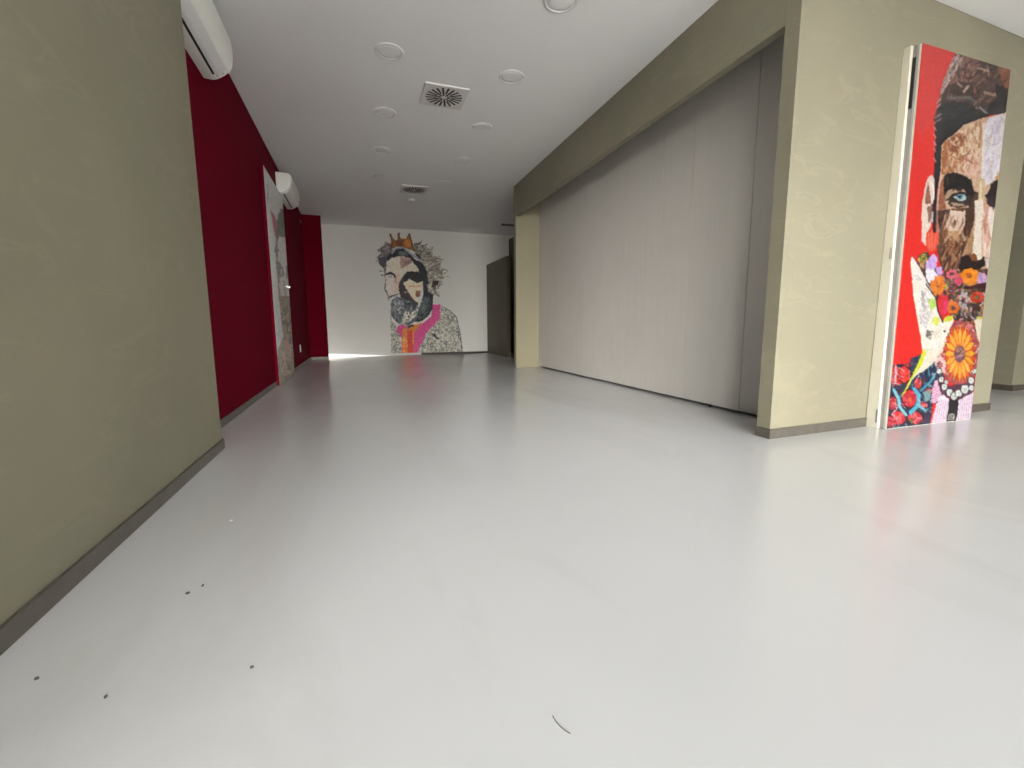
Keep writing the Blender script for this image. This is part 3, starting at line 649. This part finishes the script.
# ------------------------------------------------------------------ air conditioners
def ac_unit(label, y0, y1, z0, hh):
    L = y1-y0; t = thing('air_conditioner', label, 'air conditioner', (XR, (y0+y1)/2, z0), 'wall mounted air conditioners')
    sec = [(.0, .0), (.045, -.004), (.075, .002), (.105, .018), (.135, .040), (.160, .068), (.177, .105), (.184, .15), (.184, .20), (.180, hh-.025), (.165, hh-.006), (.145, hh), (.0, hh)]
    bm = bmesh.new(); n = len(sec); yy = [(-L/2, .93), (-L/2+.010, .985), (-L/2+.03, 1), (L/2-.03, 1), (L/2-.010, .985), (L/2, .93)]
    rings = []
    for y, s_ in yy: rings.append([bm.verts.new((x*s_ if x > .01 else 0, y, hh/2+(z-hh/2)*s_)) for x, z in sec])
    for a, b in zip(rings, rings[1:]):
        for i in range(n): bm.faces.new((a[i], a[(i+1) % n], b[(i+1) % n], b[i]))
    bm.faces.new(rings[0][::-1]); bm.faces.new(rings[-1]); bmesh.ops.recalc_face_normals(bm, faces=bm.faces)
    o = link('housing', bm, M['acwhite'], t, True); md = o.modifiers.new('edge', 'EDGE_SPLIT'); md.split_angle = math.radians(35)
    def strip(name, i0, i1, off, m, ya, yb, ex=None):
        bm = bmesh.new(); pts = ex or sec[i0:i1+1]; A = []
        for y in (ya, yb):
            for d in (0, off):
                r_ = []
                for j, (x, z) in enumerate(pts):
                    p0 = pts[max(j-1, 0)]; p1 = pts[min(j+1, len(pts)-1)]; dx, dz = p1[0]-p0[0], p1[1]-p0[1]; q = math.hypot(dx, dz) or 1
                    r_.append(bm.verts.new((x+dz/q*d, y, z-dx/q*d)))
                A.append(r_)
        k_ = len(pts)
        for j in range(k_-1):
            bm.faces.new((A[1][j], A[1][j+1], A[3][j+1], A[3][j])); bm.faces.new((A[0][j], A[2][j], A[2][j+1], A[0][j+1]))
            bm.faces.new((A[0][j], A[0][j+1], A[1][j+1], A[1][j])); bm.faces.new((A[2][j], A[3][j], A[3][j+1], A[2][j+1]))
        bm.faces.new((A[0][0], A[1][0], A[3][0], A[2][0])); bm.faces.new((A[0][-1], A[2][-1], A[3][-1], A[1][-1]))
        bmesh.ops.recalc_face_normals(bm, faces=bm.faces); return link(name, bm, m, t, False)
    strip('air_slot', 0, 0, .0012, M['black'], -L/2+.06, L/2-.085, [(.070, .0005), (.084, .006)])
    strip('louver', 0, 0, .004, M['acgrey'], -L/2+.05, L/2-.07, [(.087, .0085), (.105, .018), (.135, .040), (.146, .051)])
    strip('front_panel', 0, 0, .003, M['acwhite'], -L/2+.012, L/2-.012, [(.149, .054), (.160, .068), (.177, .105), (.184, .15), (.184, .20), (.180, hh-.025)])
    for yo, x, z in ((-.055, .092, .0115), (-.05, .125, .033)):
        bm = bmesh.new(); lathe(bm, [(0, -.003), (.005, -.003), (.005, .004), (0, .004)], 12, x, L/2+yo, z); link('screw', bm, M['alu'], t)
    return t
ac_unit('large white split air conditioner cut by the top left edge beside olive wall', 2.96, 3.86, 2.395, .29)
ac_unit('far white air conditioner above the portrait panel on crimson wall', 6.80, 7.72, 2.425, .265)

# ------------------------------------------------------------------ ceiling fittings
def downlight(x, y, label, proto=[]):
    g = 'round recessed ceiling lights'
    if not proto:
        t = thing('ceiling_light', label, 'ceiling light', (x, y, H), g)
        bm = bmesh.new(); lathe(bm, [(.092, -.001), (.092, -.006), (.098, -.010), (.106, -.009), (.112, -.004), (.113, -.0005)], 48); link('trim_ring', bm, M['lampring'], t, True)
        bm = bmesh.new(); lathe(bm, [(0, -.0055), (.06, -.0055), (.0918, -.004), (.0918, -.0008), (0, -.0008)], 48); link('diffuser', bm, M['lampglass'], t, True)
        proto.append(t)
    else:
        t = copy_tree(proto[0]); t.location = (x, y, H); t['label'] = label
    return t
LD = [(1.36, 2.95, 'round ceiling light at the top edge of the photo, nearest of the right row'),
      (.33, 3.87, 'large round ceiling light near the first air conditioner, nearest of the left row'),
      (1.345, 3.91, 'round ceiling light right of the near square vent, second of the right row'),
      (.35, 4.92, 'round ceiling light just beyond the near square vent, second of the left row'),
      (1.36, 4.94, 'round ceiling light right of and beyond the near vent, third of the right row'),
      (.37, 5.94, 'faint round ceiling light, third of the left row'),
      (1.37, 5.95, 'faint flat round ceiling light, fourth of the right row'),
      (.42, 6.98, 'barely visible round ceiling light left before the far vent, fourth of the left row'),
      (1.34, 6.95, 'barely visible round ceiling light right before the far vent, fifth of the right row')]
for a in LD: downlight(*a)

def vent(x, y, s, label, proto=[]):
    if proto: t = copy_tree(proto[0]); t.location = (x, y, H); t['label'] = label; return t
    t = thing('ceiling_vent', label, 'ceiling vent', (x, y, H), 'square swirl ceiling vents')
    bm = bmesh.new(); box(bm, -s/2, s/2, -s/2, s/2, -.016, -.001, .004); link('plate', bm, M['vent'], t)
    bm = bmesh.new()
    for j in range(20):
        a = 2*math.pi*j/20+.08; r0, r1 = (.030, .168) if j % 2 == 0 else (.070, .168); w = .0095
        c, si = math.cos(a), math.sin(a)
        vs = [bm.verts.new((c*r+si*q, si*r-c*q, z)) for z in (-.0175, -.0162) for r, q in ((r0, -w*.8), (r1, -w), (r1, w), (r0, w*.8))]
        for f in ((3, 2, 1, 0), (4, 5, 6, 7), (0, 1, 5, 4), (1, 2, 6, 5), (2, 3, 7, 6), (3, 0, 4, 7)): bm.faces.new([vs[i] for i in f])
    bmesh.ops.recalc_face_normals(bm, faces=bm.faces); link('air_slots', bm, M['black'], t)
    bm = bmesh.new(); lathe(bm, [(0, -.019), (.010, -.019), (.014, -.0163)], 16); link('center_screw', bm, M['vent'], t, True)
    proto.append(t); return t
vent(.855, 4.41, .40, 'near square white ceiling vent with radial black slots')
vent(.93, 7.42, .40, 'far square ceiling vent with dark radial slots towards the mural')
bm = bmesh.new(); lathe(bm, [(0, -.03), (.05, -.028), (.064, -.018), (.068, -.001)], 28, .95, 8.03, H)
tag(link('smoke_detector', bm, M['lampring'], None, True), 'small round detector on ceiling just beyond the far square vent', 'detector')

# socket and sensor on the crimson wall
t = thing('wall_socket', 'small white socket plate low on the crimson wall past portrait panel', 'socket', (XR, 8.14, .31))
bm = bmesh.new(); box(bm, .0005, .010, -.04, .04, -.06, .06, .003); link('plate', bm, M['plastic'], t)
bm = bmesh.new(); box(bm, .0101, .0115, -.02, .02, -.03, .03, .0005); link('outlet', bm, M['acgrey'], t)
bm = bmesh.new(); lathe(bm, [(0, .03), (.02, .028), (.03, .015), (.032, 0)], 20)
bmesh.ops.transform(bm, matrix=Matrix.Translation((XR, 9.40, 2.60))@Matrix.Rotation(math.pi/2, 4, 'Y'), verts=bm.verts)
tag(link('motion_sensor', bm, M['base'], None, True), 'tiny round sensor high on crimson wall near the back corner', 'sensor')

# ------------------------------------------------------------------ bits lying on the floor
def chip(x, y, s, label, m='debris', asp=1.0):
    bm = bmesh.new(); n = 7; a0 = random.random()*6
    pts = [(x+s*asp*(.7+.5*random.random())*math.cos(a0+2*math.pi*i/n), y+s*(.7+.5*random.random())*math.sin(a0+2*math.pi*i/n)) for i in range(n)]
    prism(bm, pts, .0003, .003); tag(link('debris_chip', bm, M[m]), label, 'debris', 'crumbs of debris on the floor')
chip(-.431, 1.333, .006, 'dark crumb on the floor left, upper one of a close pair', asp=.5)
chip(-.457, 1.306, .005, 'dark crumb on the floor left, lower one of a close pair')
chip(-.24, .96, .0035, 'single black speck on the grey floor at lower left')
chip(-.641, 1.069, .004, 'pale dark crumb on floor nearest the left baseboard')
chip(-.487, .969, .004, 'small crumb on floor near the bottom left corner', asp=.6)
chip(-.466, 1.771, .006, 'tiny white crumb on floor near the end of the olive wall', 'plastic')
bm = bmesh.new(); P_ = [(.298, .652), (.2985, .640), (.3015, .628), (.306, .618), (.312, .610)]; R_ = .0008; pr_ = None
for x, y in P_:
    r_ = [bm.verts.new((x+R_*math.cos(q*math.pi/3), y+R_*.4*math.cos(q*math.pi/3), .0012+R_*math.sin(q*math.pi/3))) for q in range(6)]
    if pr_:
        for q in range(6): bm.faces.new((pr_[q], pr_[(q+1) % 6], r_[(q+1) % 6], r_[q]))
    pr_ = r_
tag(link('thread', bm, M['debris']), 'thin curved dark thread lying on the floor in the foreground', 'thread')

# ------------------------------------------------------------------ light
w = bpy.data.worlds.new('World'); S.world = w; w.use_nodes = True; nt = w.node_tree; bg = nt.nodes['Background']
tc = nt.nodes.new('ShaderNodeTexCoord'); sp = nt.nodes.new('ShaderNodeSeparateXYZ'); rp = nt.nodes.new('ShaderNodeValToRGB')
nt.links.new(tc.outputs['Generated'], sp.inputs[0])
mr = nt.nodes.new('ShaderNodeMapRange'); mr.inputs[1].default_value = -1; nt.links.new(sp.outputs[2], mr.inputs[0])
nt.links.new(mr.outputs[0], rp.inputs[0]); e = rp.color_ramp.elements
e[0].position = .47; e[0].color = (.5,.5,.5, 1); e[1].position = .53; e[1].color = (.45,.72,1,1)
bg.inputs[1].default_value = .5
nt.links.new(rp.outputs[0], bg.inputs[0])
L = bpy.data.lights.new('window_portal', 'AREA'); L.shape = 'RECTANGLE'; L.size = WX1-WX0; L.size_y = WZ; L.cycles.is_portal = True
o = bpy.data.objects.new('window_portal', L); COL.objects.link(o); o.location = ((WX0+WX1)/2, YFR-.16, WZ/2); o.rotation_euler = (-math.pi/2, 0, math.pi)
o.rotation_euler = (math.pi/2, 0, 0)
L = bpy.data.lights.new('added_opening_portal', 'AREA'); L.shape = 'RECTANGLE'; L.size = LW1-YFR; L.size_y = LZ; L.cycles.is_portal = True
o = bpy.data.objects.new('added_opening_portal', L); COL.objects.link(o); o.location = (XL-.36, (LW1+YFR)/2, LZ/2); o.rotation_euler = (0, -math.pi/2, 0); o.rotation_euler = (math.pi/2, 0, -math.pi/2)  # portal for the side opening added to light the partition
L = bpy.data.lights.new('bounce_sun', 'SUN'); L.energy = SUNE; L.angle = .02; L.color = (1, .97, .92)
o = bpy.data.objects.new('bounce_sun', L); COL.objects.link(o); o.rotation_euler = Vector((SUNX, 1, -SUNZ)).to_track_quat('-Z', 'Y').to_euler()  # added sun, its floor patch behind the camera bounces light to the ceiling
L = bpy.data.lights.new('hazy_horizon', 'SUN'); L.energy = HAZE; L.angle = math.radians(HANG); L.color = HCOL
o = bpy.data.objects.new('hazy_horizon', L); COL.objects.link(o); o.rotation_euler = Vector((HX, 1, -HZ)).to_track_quat('-Z', 'Y').to_euler()
L = bpy.data.lights.new('partition_fill', 'SUN'); L.energy = HAZE2; L.angle = math.radians(34); L.color = HCOL
o = bpy.data.objects.new('partition_fill', L); COL.objects.link(o); o.rotation_euler = Vector((1, 2.7, -.24)).to_track_quat('-Z', 'Y').to_euler()  # added soft side light that brightens the folding partition
# low daylight sliding in under the alcove shutter
L = bpy.data.lights.new('alcove_daylight', 'SPOT'); L.energy = SPOTE; L.spot_size = math.radians(26); L.spot_blend = .1; L.shadow_soft_size = .02; L.color = (1, .97, .9)
o = bpy.data.objects.new('alcove_daylight', L); COL.objects.link(o); o.location = (-5.1, 8.86, .30)
o.rotation_euler = (Vector((.2, 10.3, .03))-o.location).to_track_quat('-Z', 'Y').to_euler()

# ------------------------------------------------------------------ camera
y_, p_, r_ = [math.radians(a) for a in (18.907, 7.702, -.248)]
fwd = Vector((math.sin(y_)*math.cos(p_), math.cos(y_)*math.cos(p_), -math.sin(p_))); rt = Vector((math.cos(y_), -math.sin(y_), 0)); up = rt.cross(fwd)
R1 = rt*math.cos(r_)+up*math.sin(r_); U1 = -rt*math.sin(r_)+up*math.cos(r_)
cam = bpy.data.cameras.new('camera'); cam.sensor_width = 36; cam.lens = 445/1024*36; cam.clip_start = .02
co = bpy.data.objects.new('camera', cam); COL.objects.link(co)
mt = Matrix((R1, U1, -fwd)).transposed().to_4x4(); mt.translation = (0, 0, .70); co.matrix_world = mt
S.camera = co
S.view_settings.view_transform = 'Standard'; S.view_settings.look = 'None'; S.view_settings.gamma = 1
S.view_settings.use_curve_mapping = False; S.view_settings.exposure = EXPO
